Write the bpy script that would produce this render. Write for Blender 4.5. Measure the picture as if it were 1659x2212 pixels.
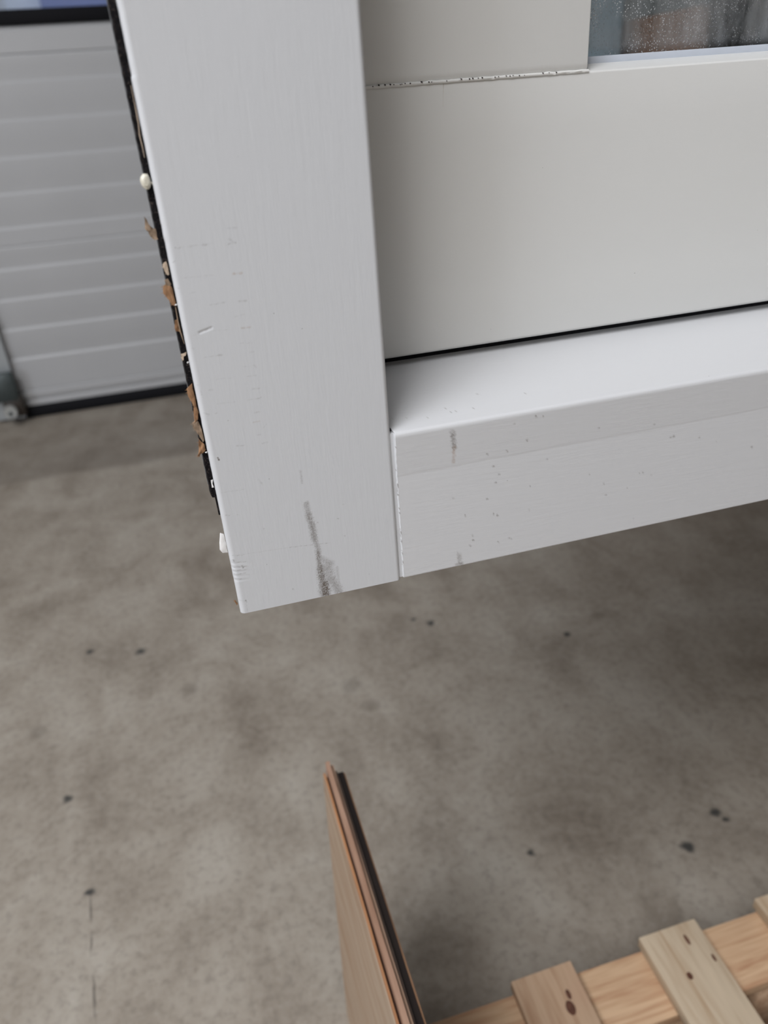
import bpy, math, random
import numpy as np
from mathutils import Matrix, Vector, noise

random.seed(7)
rng = np.random.default_rng(7)
scn = bpy.context.scene
for o in list(bpy.data.objects):
    bpy.data.objects.remove(o, do_unlink=True)
C = scn.collection

# ---------------------------------------------------------------- camera
# X runs along the window, Y away from the viewer, Z up, metres; floor at Z = 0
cd = bpy.data.cameras.new('camera')
cam = bpy.data.objects.new('camera', cd)
C.objects.link(cam)
right = Vector((0.96189, -0.26481, -0.06809))
up = -Vector((-0.18763, -0.45813, -0.86886))
back = -Vector((0.19889, 0.84853, -0.49035))
m = Matrix((right, up, back)).transposed().to_4x4()
m.translation = Vector((0, 0, 1.05))
cam.matrix_world = m
cd.sensor_fit = 'HORIZONTAL'
cd.sensor_width = 36.0
cd.lens = 1581.6 / 1659 * 36
cd.clip_start = 0.01
cd.dof.use_dof = True
cd.dof.focus_distance = 0.392
cd.dof.aperture_fstop = 0.0343 / 0.0034
scn.camera = cam

# ---------------------------------------------------------------- sky and lights
world = bpy.data.worlds.new('overcast_sky')
scn.world = world
world.use_nodes = True
bg = world.node_tree.nodes['Background']
bg.inputs[0].default_value = (0.80, 0.89, 1.0, 1)
bg.inputs[1].default_value = 1.0


def area(name, loc, target, sx, sy, power, col):
    ld = bpy.data.lights.new(name, 'AREA')
    ld.shape = 'RECTANGLE'
    ld.size, ld.size_y = sx, sy
    ld.energy = power
    ld.color = col
    o = bpy.data.objects.new(name, ld)
    C.objects.link(o)
    o.location = loc
    o.rotation_euler = (Vector(target) - Vector(loc)).to_track_quat('-Z', 'Y').to_euler()
    return o


area('hall_ceiling_and_fill_light', (-1.5, -1.25, 3.8), (-1.3, -1.0, 0), 1.8, 2.4, 154, (0.945, 0.96, 1.0))
area('hall_ceiling_and_fill_light', (1.6, -1.6, 3.8), (1.6, -1.6, 0), 1.2, 1.2, 8, (0.945, 0.96, 1.0))  # weak fill lamp added for ambient light
area('hall_ceiling_and_fill_light', (-2.2, 1.6, 3.8), (-2.0, 1.7, 0), 1.2, 1.6, 17, (0.945, 0.96, 1.0))  # fill lamp added to brighten the far floor towards the door
area('gate_daylight', (-3.8, -1.2, 1.5), (0.2, 0.6, 0.7), 2.4, 2.2, 76, (0.80, 0.88, 1.0))

scn.cycles.adaptive_threshold = 0.05
scn.cycles.max_bounces = 4
scn.cycles.diffuse_bounces = 2
scn.cycles.glossy_bounces = 2
scn.cycles.transparent_max_bounces = 8
scn.cycles.caustics_reflective = False
scn.view_settings.view_transform = 'Standard'
scn.view_settings.look = 'None'
scn.view_settings.gamma = 1.0
scn.view_settings.use_curve_mapping = False
scn.view_settings.exposure = 0.0


# ---------------------------------------------------------------- helpers
def tag(o, label=None, cat=None, group=None, kind=None):
    if label: o['label'] = label
    if cat: o['category'] = cat
    if group: o['group'] = group
    if kind: o['kind'] = kind
    return o


def empty(name, loc=(0, 0, 0)):
    o = bpy.data.objects.new(name, None)
    o.location = loc
    o.empty_display_size = 0.05
    C.objects.link(o)
    return o


def link(name, me, mat, parent=None):
    if mat and not me.materials:
        me.materials.append(mat)
    o = bpy.data.objects.new(name, me)
    C.objects.link(o)
    if parent is not None:
        o.parent = parent
        o.matrix_parent_inverse = Matrix.Translation(parent.location).inverted() if parent.type == 'EMPTY' else Matrix()
    return o


def smooth(me, ang=40):
    me.shade_smooth()
    me.set_sharp_from_angle(angle=math.radians(ang))
    return me


def mesh(name, verts, faces, ang=35):
    me = bpy.data.meshes.new(name)
    me.from_pydata([tuple(v) for v in verts], [], [tuple(f) for f in faces])
    me.validate()
    me.update()
    return smooth(me, ang)


def rbox(name, lo, hi, b=0.001, jit=0.0, seg=1):
    """bevelled box mesh"""
    import bmesh
    bm = bmesh.new()
    bmesh.ops.create_cube(bm, size=1.0)
    lo, hi = Vector(lo), Vector(hi)
    for v in bm.verts:
        v.co = Vector(((lo[i] + hi[i]) / 2 + v.co[i] * (hi[i] - lo[i]) for i in range(3)))
        if jit:
            v.co += Vector((random.uniform(-jit, jit) for _ in range(3)))
    if b:
        bmesh.ops.bevel(bm, geom=list(bm.edges), offset=b, segments=seg, profile=0.6, affect='EDGES')
    me = bpy.data.meshes.new(name)
    bm.to_mesh(me)
    bm.free()
    return smooth(me, 50)


def box(name, lo, hi, mat, parent=None, b=0.001, jit=0.0, seg=1):
    return link(name, rbox(name, lo, hi, b, jit, seg), mat, parent)


def sweep(name, prof, ts, place, closed=True, ang=35, caps=True):
    """2-D outline (list of pairs) carried along the parameters ts; place(u, v, t) -> point"""
    P = np.array(prof, float)
    T = np.array(ts, float)
    n, k = len(P), len(T)
    U = np.tile(P[:, 0], k)
    V = np.tile(P[:, 1], k)
    TT = np.repeat(T, n)
    co = np.stack(place(U, V, TT), 1)
    i = np.arange(n)
    j = (i + 1) % n
    if not closed:
        i, j = i[:-1], j[:-1]
    r = np.arange(k - 1)[:, None] * n
    F = np.stack([(r + i), (r + j), (r + n + j), (r + n + i)], 2).reshape(-1, 4)
    faces = F.tolist()
    if caps and closed:
        faces.append(list(range(n))[::-1])
        faces.append(list(range((k - 1) * n, k * n)))
    me = bpy.data.meshes.new(name)
    me.from_pydata(co.tolist(), [], faces)
    me.update()
    return smooth(me, ang), U, V, TT


def attr(me, name, vals):
    a = me.attributes.new(name, 'FLOAT', 'POINT')
    a.data.foreach_set('value', np.asarray(vals, np.float32))


def arc(cx, cy, r, a0, a1, n):
    return [(cx + r * math.cos(math.radians(a0 + (a1 - a0) * i / n)),
             cy + r * math.sin(math.radians(a0 + (a1 - a0) * i / n))) for i in range(n + 1)]


def tube(name, pts, rad, mat, parent=None, seg=8, flat=1.0):
    P = [Vector(p) for p in pts]
    R_ = rad if isinstance(rad, (list, tuple)) else [rad] * len(P)
    vs, fs = [], []
    for i, p in enumerate(P):
        t = (P[min(i + 1, len(P) - 1)] - P[max(i - 1, 0)]).normalized()
        a = t.cross(Vector((0, 1, 0.13))).normalized()
        b = t.cross(a).normalized()
        for s in range(seg):
            w = 2 * math.pi * s / seg
            vs.append(p + a * math.cos(w) * R_[i] + b * math.sin(w) * R_[i] * flat)
    for i in range(len(P) - 1):
        for s in range(seg):
            q = (s + 1) % seg
            fs.append((i * seg + s, i * seg + q, (i + 1) * seg + q, (i + 1) * seg + s))
    fs.append(tuple(range(seg))[::-1])
    fs.append(tuple(range((len(P) - 1) * seg, len(P) * seg)))
    return link(name, mesh(name, vs, fs, 60), mat, parent)


# ---------------------------------------------------------------- materials
class N:
    """tiny node-tree writer"""
    def __init__(s, name, rough=0.5, spec=0.5):
        s.m = bpy.data.materials.new(name)
        s.m.use_nodes = True
        s.t = s.m.node_tree
        s.b = s.t.nodes['Principled BSDF']
        s.out = s.t.nodes['Material Output']
        s.b.inputs['Roughness'].default_value = rough
        s.b.inputs['Specular IOR Level'].default_value = spec
        s.co = s.t.nodes.new('ShaderNodeTexCoord').outputs['Object']

    def put(s, sock, v):
        if hasattr(v, 'is_linked'):
            s.t.links.new(v, sock)
        else:
            if isinstance(v, (tuple, list)) and len(v) == 3 and sock.type == 'RGBA':
                v = (*v, 1)
            sock.default_value = v

    def mapping(s, scale=(1, 1, 1), loc=(0, 0, 0), rot=(0, 0, 0), vec=None):
        n = s.t.nodes.new('ShaderNodeMapping')
        s.put(n.inputs[0], vec or s.co)
        n.inputs['Scale'].default_value = scale
        n.inputs['Location'].default_value = loc
        n.inputs['Rotation'].default_value = rot
        return n.outputs[0]

    def noise(s, scale, detail=4, rough=0.55, vec=None, dist=0.0):
        n = s.t.nodes.new('ShaderNodeTexNoise')
        s.put(n.inputs['Vector'], vec or s.co)
        n.inputs['Scale'].default_value = scale
        n.inputs['Detail'].default_value = detail
        n.inputs['Roughness'].default_value = rough
        n.inputs['Distortion'].default_value = dist
        return n.outputs['Fac']

    def voronoi(s, scale, vec=None, feature='F1'):
        n = s.t.nodes.new('ShaderNodeTexVoronoi')
        s.put(n.inputs['Vector'], vec or s.co)
        n.inputs['Scale'].default_value = scale
        n.feature = feature
        return n.outputs['Distance']

    def wave(s, scale, vec=None, dist=3, detail=2, dscale=1.0, dirn='X'):
        n = s.t.nodes.new('ShaderNodeTexWave')
        s.put(n.inputs['Vector'], vec or s.co)
        n.bands_direction = dirn
        n.inputs['Scale'].default_value = scale
        n.inputs['Distortion'].default_value = dist
        n.inputs['Detail'].default_value = detail
        n.inputs['Detail Scale'].default_value = dscale
        return n.outputs['Fac']

    def ramp(s, fac, *stops):
        n = s.t.nodes.new('ShaderNodeValToRGB')
        s.put(n.inputs[0], fac)
        e = n.color_ramp.elements
        while len(e) < len(stops):
            e.new(0.5)
        for q, (p, c) in zip(e, stops):
            q.position = p
            q.color = (c, c, c, 1) if isinstance(c, (int, float)) else (*c, 1)
        return n.outputs[0]

    def mix(s, fac, a, b, mode='MIX'):
        n = s.t.nodes.new('ShaderNodeMix')
        n.data_type = 'RGBA'
        n.blend_type = mode
        s.put(n.inputs[0], fac)
        s.put(n.inputs[6], a)
        s.put(n.inputs[7], b)
        return n.outputs[2]

    def math(s, op, a, b=0.0, clamp=False):
        n = s.t.nodes.new('ShaderNodeMath')
        n.operation = op
        n.use_clamp = clamp
        s.put(n.inputs[0], a)
        s.put(n.inputs[1], b)
        return n.outputs[0]

    def attr(s, name):
        n = s.t.nodes.new('ShaderNodeAttribute')
        n.attribute_name = name
        return n.outputs['Fac']

    def xyz(s):
        n = s.t.nodes.new('ShaderNodeSeparateXYZ')
        s.put(n.inputs[0], s.co)
        return n.outputs

    def bump(s, h, strength=0.3, dist=0.001):
        n = s.t.nodes.new('ShaderNodeBump')
        n.inputs['Strength'].default_value = strength
        n.inputs['Distance'].default_value = dist
        s.put(n.inputs['Height'], h)
        s.t.links.new(n.outputs[0], s.b.inputs['Normal'])

    def col(s, c):
        s.put(s.b.inputs['Base Color'], c)
        return s

    def rough(s, r):
        s.put(s.b.inputs['Roughness'], r)


def plain(name, c, rough=0.5, metal=0.0, var=0.0, scale=40):
    n = N(name, rough)
    if var:
        f = n.noise(scale, 3)
        n.col(n.mix(f, tuple(x * (1 - var) for x in c), tuple(min(1, x * (1 + var)) for x in c)))
    else:
        n.col(c)
    n.b.inputs['Metallic'].default_value = metal
    return n.m


def paint(name, c, grain_scale, gloss=0.42, bump=0.25):
    """brushed-on white paint; 'scuff' / 'rust' point attributes carry the knocks and rubs on it"""
    n = N(name, gloss, 0.4)
    # tiny dark specks of dust
    v = n.voronoi(75)
    sp = n.math('MULTIPLY', n.math('LESS_THAN', v, 0.022), n.math('GREATER_THAN', n.noise(30, 0), 0.56))
    base = n.mix(n.math('MULTIPLY', sp, 0.5), c, (0.14, 0.12, 0.10))
    brk = n.ramp(n.noise(1300, 1, 0.7), (0.34, 0.55), (0.58, 1.0))
    sc = n.math('MULTIPLY', n.attr('scuff'), brk, True)
    rs = n.math('MULTIPLY', n.attr('rust'), brk, True)
    base = n.mix(sc, base, (0.125, 0.10, 0.08))
    base = n.mix(rs, base, (0.34, 0.20, 0.11))
    n.col(base)
    n.rough(n.math('ADD', gloss, n.math('MULTIPLY', sc, 0.3), True))
    n.bump(n.noise(1.0, 2, 0.6, n.mapping(grain_scale)), bump, 0.0003)
    return n.m


def wood(name, c1, c2, along='X', scale=9.0, knots=0.0, rough=0.65, stain=None):
    n = N(name, rough, 0.3)
    sc = {'X': (0.09, 1, 1), 'Y': (1, 0.09, 1), 'Z': (1, 1, 0.09)}[along]
    oi = n.t.nodes.new('ShaderNodeObjectInfo').outputs['Random']
    add = n.t.nodes.new('ShaderNodeVectorMath')
    add.operation = 'ADD'
    n.put(add.inputs[0], n.co)
    cb = n.t.nodes.new('ShaderNodeCombineXYZ')
    n.put(cb.inputs[0], n.math('MULTIPLY', oi, 7.0))
    n.put(cb.inputs[1], n.math('MULTIPLY', oi, 13.0))
    n.put(cb.inputs[2], n.math('MULTIPLY', oi, 5.0))
    n.t.links.new(cb.outputs[0], add.inputs[1])
    v = n.mapping(sc, vec=add.outputs[0])
    w = n.noise(scale * 6, 3, 0.6, v, 1.2)
    w2 = n.noise(scale * 28, 1, 0.6, v)
    f = n.math('ADD', n.math('MULTIPLY', w, 0.75), n.math('MULTIPLY', w2, 0.25))
    c = n.ramp(f, (0.34, c2), (0.56, c1), (0.75, tuple(min(1, x * 1.12) for x in c1)))
    if stain:
        c = n.mix(n.ramp(n.noise(7, 2, 0.5, add.outputs[0]), (0.45, 0.0), (0.7, 0.7)), c, stain)
    if knots:
        k = n.voronoi(11, n.mapping({'X': (0.55, 1, 1), 'Y': (1, 0.55, 1), 'Z': (1, 1, 0.55)}[along], vec=add.outputs[0]))
        c = n.mix(n.ramp(k, (0.05, knots), (0.13, 0.0)), c, (0.13, 0.055, 0.03))
    n.col(c)
    n.bump(w2, 0.3, 0.0008)
    return n.m


# ---------------------------------------------------------------- surveyed wear, millimetres on the frame face
# (x, z, x, z, strength, width); negative strength is a rusty rub.  FL: drips on the floor (x, y, radius in m)
JM = [(-2.42,1002.24,-0.29,1002.14,0.6,0.304),(3.78,1002.16,6.74,1002.53,0.3,0.304),(8.85,1002.21,10.53,1002.12,0.45,0.425),(-0.03,1002.25,12.5,1002.27,0.14,0.304),(20.24,1007.57,24.11,1007.4,0.28,0.365),(19.42,1001.37,22.67,1001.72,0.45,0.425),(20.01,1003.42,21.71,1001.83,0.2,0.729),(-2.01,989.94,11.21,989.75,0.18,0.365),(19.57,989.14,23.08,989.11,-0.55,0.669),(0.13,983.42,2.15,983.66,0.15,0.365),(7.48,977.5,14.12,977.89,0.28,0.425),(19.67,977.58,23.21,977.33,0.35,0.547),(16.02,971.11,21.26,971.59,0.22,0.304),(0.86,966.36,6.2,967.69,0.4,0.547),(-3.98,964.96,1.37,966.39,0.15,0.304),(5.97,966.43,13.08,965.95,0.17,0.304),(19.29,965.88,22.65,965.67,-0.55,0.608),(16.65,959.37,22.85,958.63,0.2,0.304),(0.83,955.26,9.12,955.1,0.25,0.365),(7.06,955.24,8.36,955.21,0.45,0.547),(21.15,954.56,22.75,954.59,0.3,0.365),(16.44,948.42,20.13,948.08,0.22,0.304),(21.81,948.54,22.95,947.26,0.2,0.425),(2.01,944.69,11.45,944.04,0.16,0.304),(17.8,943.59,22.1,943.48,0.25,0.365),(0.09,939.97,1.66,939.83,0.22,0.425),(19.52,937.38,22.76,937.14,0.32,0.425),(2.52,932.74,10.59,932.54,0.22,0.365),(16.02,932.5,20.38,932.35,0.28,0.365),(20.36,932.18,22.91,932.69,0.4,0.365),(-3.97,929.51,-2.05,928.31,0.25,0.547),(0.67,928.43,1.77,928.53,0.25,0.365),(18.81,925.77,21.04,925.81,0.28,0.425),(17.53,921.07,20.33,921.17,-0.35,0.425),(21.74,917.5,23.39,919.14,0.2,0.243),(18.21,914.61,19.85,914.32,0.25,0.365),(8.04,910.67,11.35,910.36,0.3,0.365),(19.73,909.74,22.58,909.83,0.28,0.365),(-1.94,906.2,-1.65,905.03,1.2,0.486),(5.89,924.12,6.19,923.95,0.5,0.304),(-4.24,996.83,-3.46,997.12,0.35,0.304),(-4.61,986.23,-3.8,985.88,0.35,0.304),(-3.44,959.89,-2.97,959.66,0.25,0.365),(-4.57,943.24,-4.11,942.89,0.3,0.365),(-3.75,940.59,-3.65,938.33,0.25,0.365)]
JM2 = [(36.34,891.68,36.35,884.76,0.33,0.752),(36.99,872.94,37.31,866.88,0.42,1.955),(37.31,866.88,38.49,858.79,0.62,2.256),(38.59,859.65,38.8,851.61,0.62,2.256),(38.8,851.61,40.17,843.14,0.5,1.955),(39.79,843.23,39.61,831.18,0.7,1.955),(40.82,838.38,45.96,834.34,0.35,2.256),(40.21,832.92,39.9,815.72,0.8,3.008),(44.3,833.81,44.09,824.36,0.45,3.76),(45.28,824.06,48.38,814.52,0.5,3.309),(41.42,822.14,41.33,813.87,1.0,3.008),(48.81,830.82,48.79,814.42,0.22,1.203),(24.97,849.24,46.53,847.13,0.4,0.376),(-3.57,850.78,24.97,849.24,0.17,0.376),(-4.29,846.48,1.66,846.12,0.5,0.301),(-4.76,843.7,1.91,842.98,0.6,0.376),(-5.46,841.78,1.62,841.14,0.55,0.376),(-5.47,839.5,0.53,839.12,0.5,0.376),(-5.21,836.49,-1.9,835.85,0.5,0.301),(-0.58,843.95,-0.05,842.55,0.9,0.526),(-4.36,848.29,-3.98,847.48,0.8,0.602),(-4.24,851.2,0.42,850.1,0.35,0.376),(-3.75,887.67,7.55,887.2,0.2,0.376),(-3.83,874.97,-1.78,874.36,0.3,0.451),(1.81,874.16,2.48,873.85,0.3,0.376),(15.33,891.03,17.01,887.86,0.25,0.602),(7.88,910.67,10.93,910.25,0.35,0.451),(52.04,860.89,52.79,860.55,0.5,0.376),(54.69,849.61,55.06,849.34,0.45,0.451),(41.43,860.94,41.79,860.69,0.5,0.376),(55.36,868.44,56.5,868.2,0.3,0.301),(13.34,863.36,14.03,863.04,0.3,0.451),(23.46,823.04,23.95,822.53,0.4,0.451),(66.05,822.28,66.45,822.09,0.4,0.376),(-2.18,822.28,-1.77,820.92,0.6,0.451),(-2.47,820.43,-2.09,813.05,0.25,0.376),(12.96,813.15,38.84,813.54,0.3,0.376),(-5.22,822.59,-1.54,821.44,0.25,0.451),(47.88,813.66,52.06,814.07,0.4,0.526)]
RM = [(116.24,899.31,117.11,896.68,0.55,1.78),(116.71,896.75,117.36,889.69,0.75,2.034),(117.36,889.69,116.89,881.27,-0.45,1.526),(118.37,824.08,118.69,817.36,0.5,0.763),(117.48,816.31,120.75,816.02,0.8,1.398),(118.78,822.33,119.61,818.81,0.4,1.78),(139.54,874.27,139.83,874.0,0.7,0.763),(138.83,874.7,139.12,874.43,0.7,0.509),(142.71,869.07,143.0,868.79,0.7,0.89),(147.24,881.96,147.53,881.69,0.7,0.636),(150.75,897.59,151.03,897.33,0.7,0.636),(201.1,885.56,201.42,885.28,0.7,0.763),(235.89,881.59,236.24,881.3,0.7,0.763),(249.7,871.92,250.05,871.63,0.7,1.144),(247.68,871.68,248.03,871.39,0.7,0.763),(305.12,854.71,305.53,854.39,0.7,1.017),(207.48,850.11,207.82,849.81,0.7,0.763),(209.43,842.21,209.77,841.9,0.7,0.636),(161.27,842.77,161.58,842.47,0.7,0.763),(123.0,847.42,123.28,847.12,0.7,0.763),(141.92,843.3,142.22,843.0,0.7,0.89),(139.7,844.57,140.0,844.27,0.7,0.636),(127.2,833.46,127.49,833.15,0.7,0.763),(127.46,830.48,127.75,830.17,0.7,0.763),(125.65,826.98,125.95,826.67,0.7,0.89),(149.59,826.72,149.9,826.41,0.7,0.763),(150.68,825.49,150.99,825.17,0.7,0.509),(232.47,851.92,232.83,851.61,0.7,0.763),(230.07,852.08,230.42,851.77,0.7,0.636),(238.4,849.15,238.76,848.84,0.7,0.636),(136.03,855.16,136.32,854.87,0.7,0.636),(141.03,864.02,141.32,863.73,0.7,0.636),(116.12,859.79,116.39,859.51,0.7,0.636),(170.98,872.33,171.28,872.05,0.7,0.509),(267.08,868.0,267.45,867.7,0.7,0.763),(158.48,886.34,158.77,886.07,0.7,1.017),(163.0,899.34,163.29,899.08,0.7,0.763),(167.26,898.6,167.55,898.34,0.7,0.636),(136.0,882.21,136.28,881.94,0.7,0.636),(223.05,843.75,223.4,843.44,0.7,0.509),(142.82,825.48,143.12,825.16,0.7,0.636),(161.54,857.57,161.85,857.28,0.7,0.509),(279.33,862.96,279.72,862.66,0.7,0.509),(229.4,822.25,229.77,821.91,0.7,0.509),(197.57,858.04,197.9,857.75,0.7,0.509)]
FL= [(-0.372, 1.448, 0.009), (-0.26, 1.409, 0.012), (-0.38, 1.027, 0.009), (-0.327, 0.825, 0.007), (0.355, 1.304, 0.007), (0.388, 1.277, 0.01), (0.656, 1.135, 0.008), (0.587, 0.608, 0.01), (0.667, 0.645, 0.008), (0.674, 0.629, 0.006), (0.352, 0.673, 0.007), (-0.457, 1.219, 0.02), (-0.156, 1.241, 0.017), (0.17, 1.139, 0.022), (0.192, 1.069, 0.017), (0.75, 1.172, 0.014)]
# outlines of the torn scraps on the jamb edge (x, z in mm)
S1 = [(-12.01,1014.83),(-11.39,1013.88),(-11.19,1012.26),(-10.34,1011.1),(-9.66,1009.95),(-8.24,1009.62),(-7.23,1008.25),(-7.94,1005.78),(-8.94,1005.53),(-9.89,1005.45),(-10.69,1006.08),(-11.37,1007.24),(-11.89,1009.11),(-12.83,1010.28),(-12.2,1012.72)]
S2 = [(-8.59,996.19),(-7.09,996.9),(-6.84,993.75),(-7.01,991.3),(-7.79,991.39),(-8.4,992.81),(-8.8,994.65)]
S3 = [(-9.27,989.76),(-7.84,990.04),(-6.97,987.66),(-7.6,986.82),(-9.07,987.46)]
S4 = [(-10.54,986.95),(-8.93,988.13),(-7.51,987.27),(-6.89,985.81),(-6.74,979.76),(-6.96,978.15),(-8.51,979.06),(-10.06,982.75),(-10.89,984.24)]
S5 = [(-8.75,972.22),(-7.29,972.5),(-7.54,968.92),(-7.09,966.43),(-7.87,967.27),(-9.07,967.19),(-9.36,968.69)]
S6 = [(-9.16,957.34),(-6.44,957.69),(-6.92,956.5),(-8.19,956.19),(-8.29,954.44),(-8.95,954.79)]
S7 = [(-9.52,941.12),(-6.83,943.26),(-6.82,940.38),(-6.64,936.07),(-6.89,931.78),(-8.01,931.97),(-8.82,935.2),(-9.77,938.43)]
S8 = [(-8.41,931.41),(-6.83,932.08),(-6.65,929.24),(-7.63,925.62),(-8.99,924.59),(-9.0,926.81)]
S9 = [(-10.32,924.5),(-8.05,925.69),(-7.27,923.65),(-6.67,919.05),(-6.58,914.81),(-7.33,913.96),(-8.23,917.06),(-9.4,920.18),(-10.38,921.96)]
S10 = [(-8.98,916.22),(-8.13,914.44),(-6.93,912.91),(-6.95,909.61),(-8.41,908.22),(-9.77,908.14),(-10.36,906.59),(-11.1,907.4),(-9.92,910.49)]
W1 = [(-7.39,894.11),(-6.29,894.23),(-6.81,892.25),(-6.58,890.11),(-7.53,889.96)]
CR = [(-8.27,821.37),(-7.24,820.9),(-6.56,818.37),(-7.11,817.93)]
LP = [(-8.2,863.5),(-6.51,862.95),(-6.3,857.24),(-6.47,851.9),(-9.01,852.13),(-9.86,854.13),(-9.34,857.94)]
F1 = [(-7.16,977.7),(-7.33,972.26),(-7.23,966.94),(-6.66,961.45)]
F0 = [(-6.72,1060.99),(-6.75,1056.26),(-6.78,1051.46),(-6.88,1048.06),(-7.36,1044.15),(-7.15,1039.63),(-7.21,1036.29)]

# ---------------------------------------------------------------- the hall
DY = 3.15                                    # inner face of the sectional door

def floor_material():
    n = N('concrete_floor', 0.62, 0.35)
    x, y, z = n.xyz()
    mid = n.noise(5, 5, 0.68, None, 0.5)
    streak = n.noise(9, 3, 0.6, n.mapping((1, 0.35, 1), rot=(0, 0, 0.5)))
    fine = n.noise(75, 3, 0.7)
    f = n.math('ADD', n.math('MULTIPLY', mid, 0.65), n.math('MULTIPLY', streak, 0.35))
    c = n.ramp(f, (0.33, (0.225, 0.187, 0.147)), (0.5, (0.348, 0.303, 0.249)), (0.66, (0.445, 0.402, 0.342)))
    c = n.mix(n.ramp(fine, (0.33, 0.32), (0.5, 0.0)), c, (0.12, 0.105, 0.09))
    c = n.mix(n.ramp(fine, (0.52, 0.0), (0.72, 0.3)), c, (0.44, 0.405, 0.36))
    # worn lighter slab, darker trampled strip in front of the door
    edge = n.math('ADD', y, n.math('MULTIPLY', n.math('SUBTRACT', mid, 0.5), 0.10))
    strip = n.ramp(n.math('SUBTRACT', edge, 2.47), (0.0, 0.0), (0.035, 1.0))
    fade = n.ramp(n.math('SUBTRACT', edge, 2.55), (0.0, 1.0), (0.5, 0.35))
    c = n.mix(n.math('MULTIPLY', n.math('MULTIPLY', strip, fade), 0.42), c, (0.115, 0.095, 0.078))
    # oil drips and dirt spots
    wn = n.t.nodes.new('ShaderNodeTexNoise')
    n.put(wn.inputs['Vector'], n.co)
    wn.inputs['Scale'].default_value = 60
    wn.inputs['Detail'].default_value = 1
    wv = n.t.nodes.new('ShaderNodeVectorMath')
    wv.operation = 'MULTIPLY_ADD'
    n.t.links.new(wn.outputs['Color'], wv.inputs[0])
    wv.inputs[1].default_value = (0.014, 0.014, 0)
    wv2 = n.t.nodes.new('ShaderNodeVectorMath')
    n.t.links.new(wv.outputs[0], wv2.inputs[0])
    wv2.inputs[1].default_value = (-0.007, -0.007, 0)
    n.put(wv.inputs[2], n.co)
    warped = wv2.outputs[0]
    for (px, py, r) in FL:
        vd = n.t.nodes.new('ShaderNodeVectorMath')
        vd.operation = 'DISTANCE'
        n.put(vd.inputs[0], warped)
        vd.inputs[1].default_value = (px, py, 0)
        mr = n.t.nodes.new('ShaderNodeMapRange')
        n.put(mr.inputs[0], vd.outputs['Value'])
        mr.inputs[1].default_value = r * 1.3
        mr.inputs[2].default_value = r * 0.5
        mr.inputs[4].default_value = 0.92 if r < 0.013 else 0.35
        c = n.mix(mr.outputs[0], c, (0.045, 0.046, 0.044) if r < 0.013 else (0.10, 0.08, 0.06))
    # one fine shrinkage crack
    dx = n.math('ABSOLUTE', n.math('ADD', n.math('SUBTRACT', x, n.math('MULTIPLY', n.math('SUBTRACT', y, 0.83), -0.115)),
                                   n.math('ADD', 0.328, n.math('MULTIPLY', n.math('SUBTRACT', mid, 0.5), 0.02))))
    ck = n.math('MULTIPLY', n.math('LESS_THAN', dx, 0.0016), n.math('LESS_THAN', y, 0.84))
    c = n.mix(n.math('MULTIPLY', n.math('MULTIPLY', ck, n.ramp(n.noise(22, 2), (0.4, 0.0), (0.6, 1.0))), 0.6), c, (0.07, 0.06, 0.05))
    n.col(c)
    n.bump(n.noise(75, 1), 0.2, 0.003)
    return n.m

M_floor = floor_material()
M_wall = plain('hall_wall_paint', (0.40, 0.37, 0.33), 0.8, 0, 0.06, 3)
M_ceil = plain('hall_ceiling_sheet', (0.40, 0.38, 0.35), 0.7, 0, 0.05, 3)
M_alu = plain('door_sheet_grey', (0.50, 0.50, 0.505), 0.42, 0, 0.04, 5)
M_track = plain('galvanised_steel', (0.42, 0.44, 0.45), 0.45, 0.4, 0.08, 30)
M_black = plain('black_rubber', (0.010, 0.010, 0.012), 0.8)
M_black.node_tree.nodes['Principled BSDF'].inputs['Specular IOR Level'].default_value = 0.15
M_bolt = plain('bracket_steel', (0.07, 0.085, 0.085), 0.45, 0.3, 0.2, 60)
M_nylon = plain('white_nylon', (0.42, 0.42, 0.40), 0.4)

tag(box('floor', (-4, -3.0, -0.12), (6, DY + 0.15, 0), M_floor, None, 0), kind='structure')
tag(box('floor_apron', (-4, DY + 0.15, -0.14), (6, 14, -0.02), plain('yard_paving', (0.30, 0.30, 0.30), 0.85, 0, .1, 4), None, 0), kind='structure')
bpy.data.objects['floor_apron'].name = 'floor_yard'
tag(box('ceiling', (-4, -3.0, 4.0), (6, DY + 0.15, 4.1), M_ceil, None, 0), kind='structure')
tag(box('wall_left', (-4.12, -3.0, 0), (-4, DY + 0.15, 4.0), M_wall, None, 0), kind='structure')
tag(box('wall_front', (-4.12, -3.12, 0), (6.12, -3.0, 4.0), M_wall, None, 0), kind='structure')
tag(box('wall_right', (6, -3.0, 0), (6.12, DY + 0.15, 4.0), M_wall, None, 0), kind='structure')
DL, DR, DT = -0.746, 2.65, 2.55               # clear door opening
wb = tag(box('wall_back', (-4, DY + 0.05, 0), (DL - 0.01, DY + 0.2, 4.0), M_wall, None, 0), kind='structure')
box('wall_pier', (DR + 0.01, DY + 0.05, 0), (6, DY + 0.2, 4.0), M_wall, wb, 0)
box('wall_lintel', (DL - 0.01, DY + 0.05, DT), (DR + 0.01, DY + 0.2, 4.0), M_wall, wb, 0)

# sectional overhead door
door = tag(empty('door_1', (0.95, DY, 0)), 'light grey ribbed sectional overhead door closed down to the floor', kind='structure')

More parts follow.
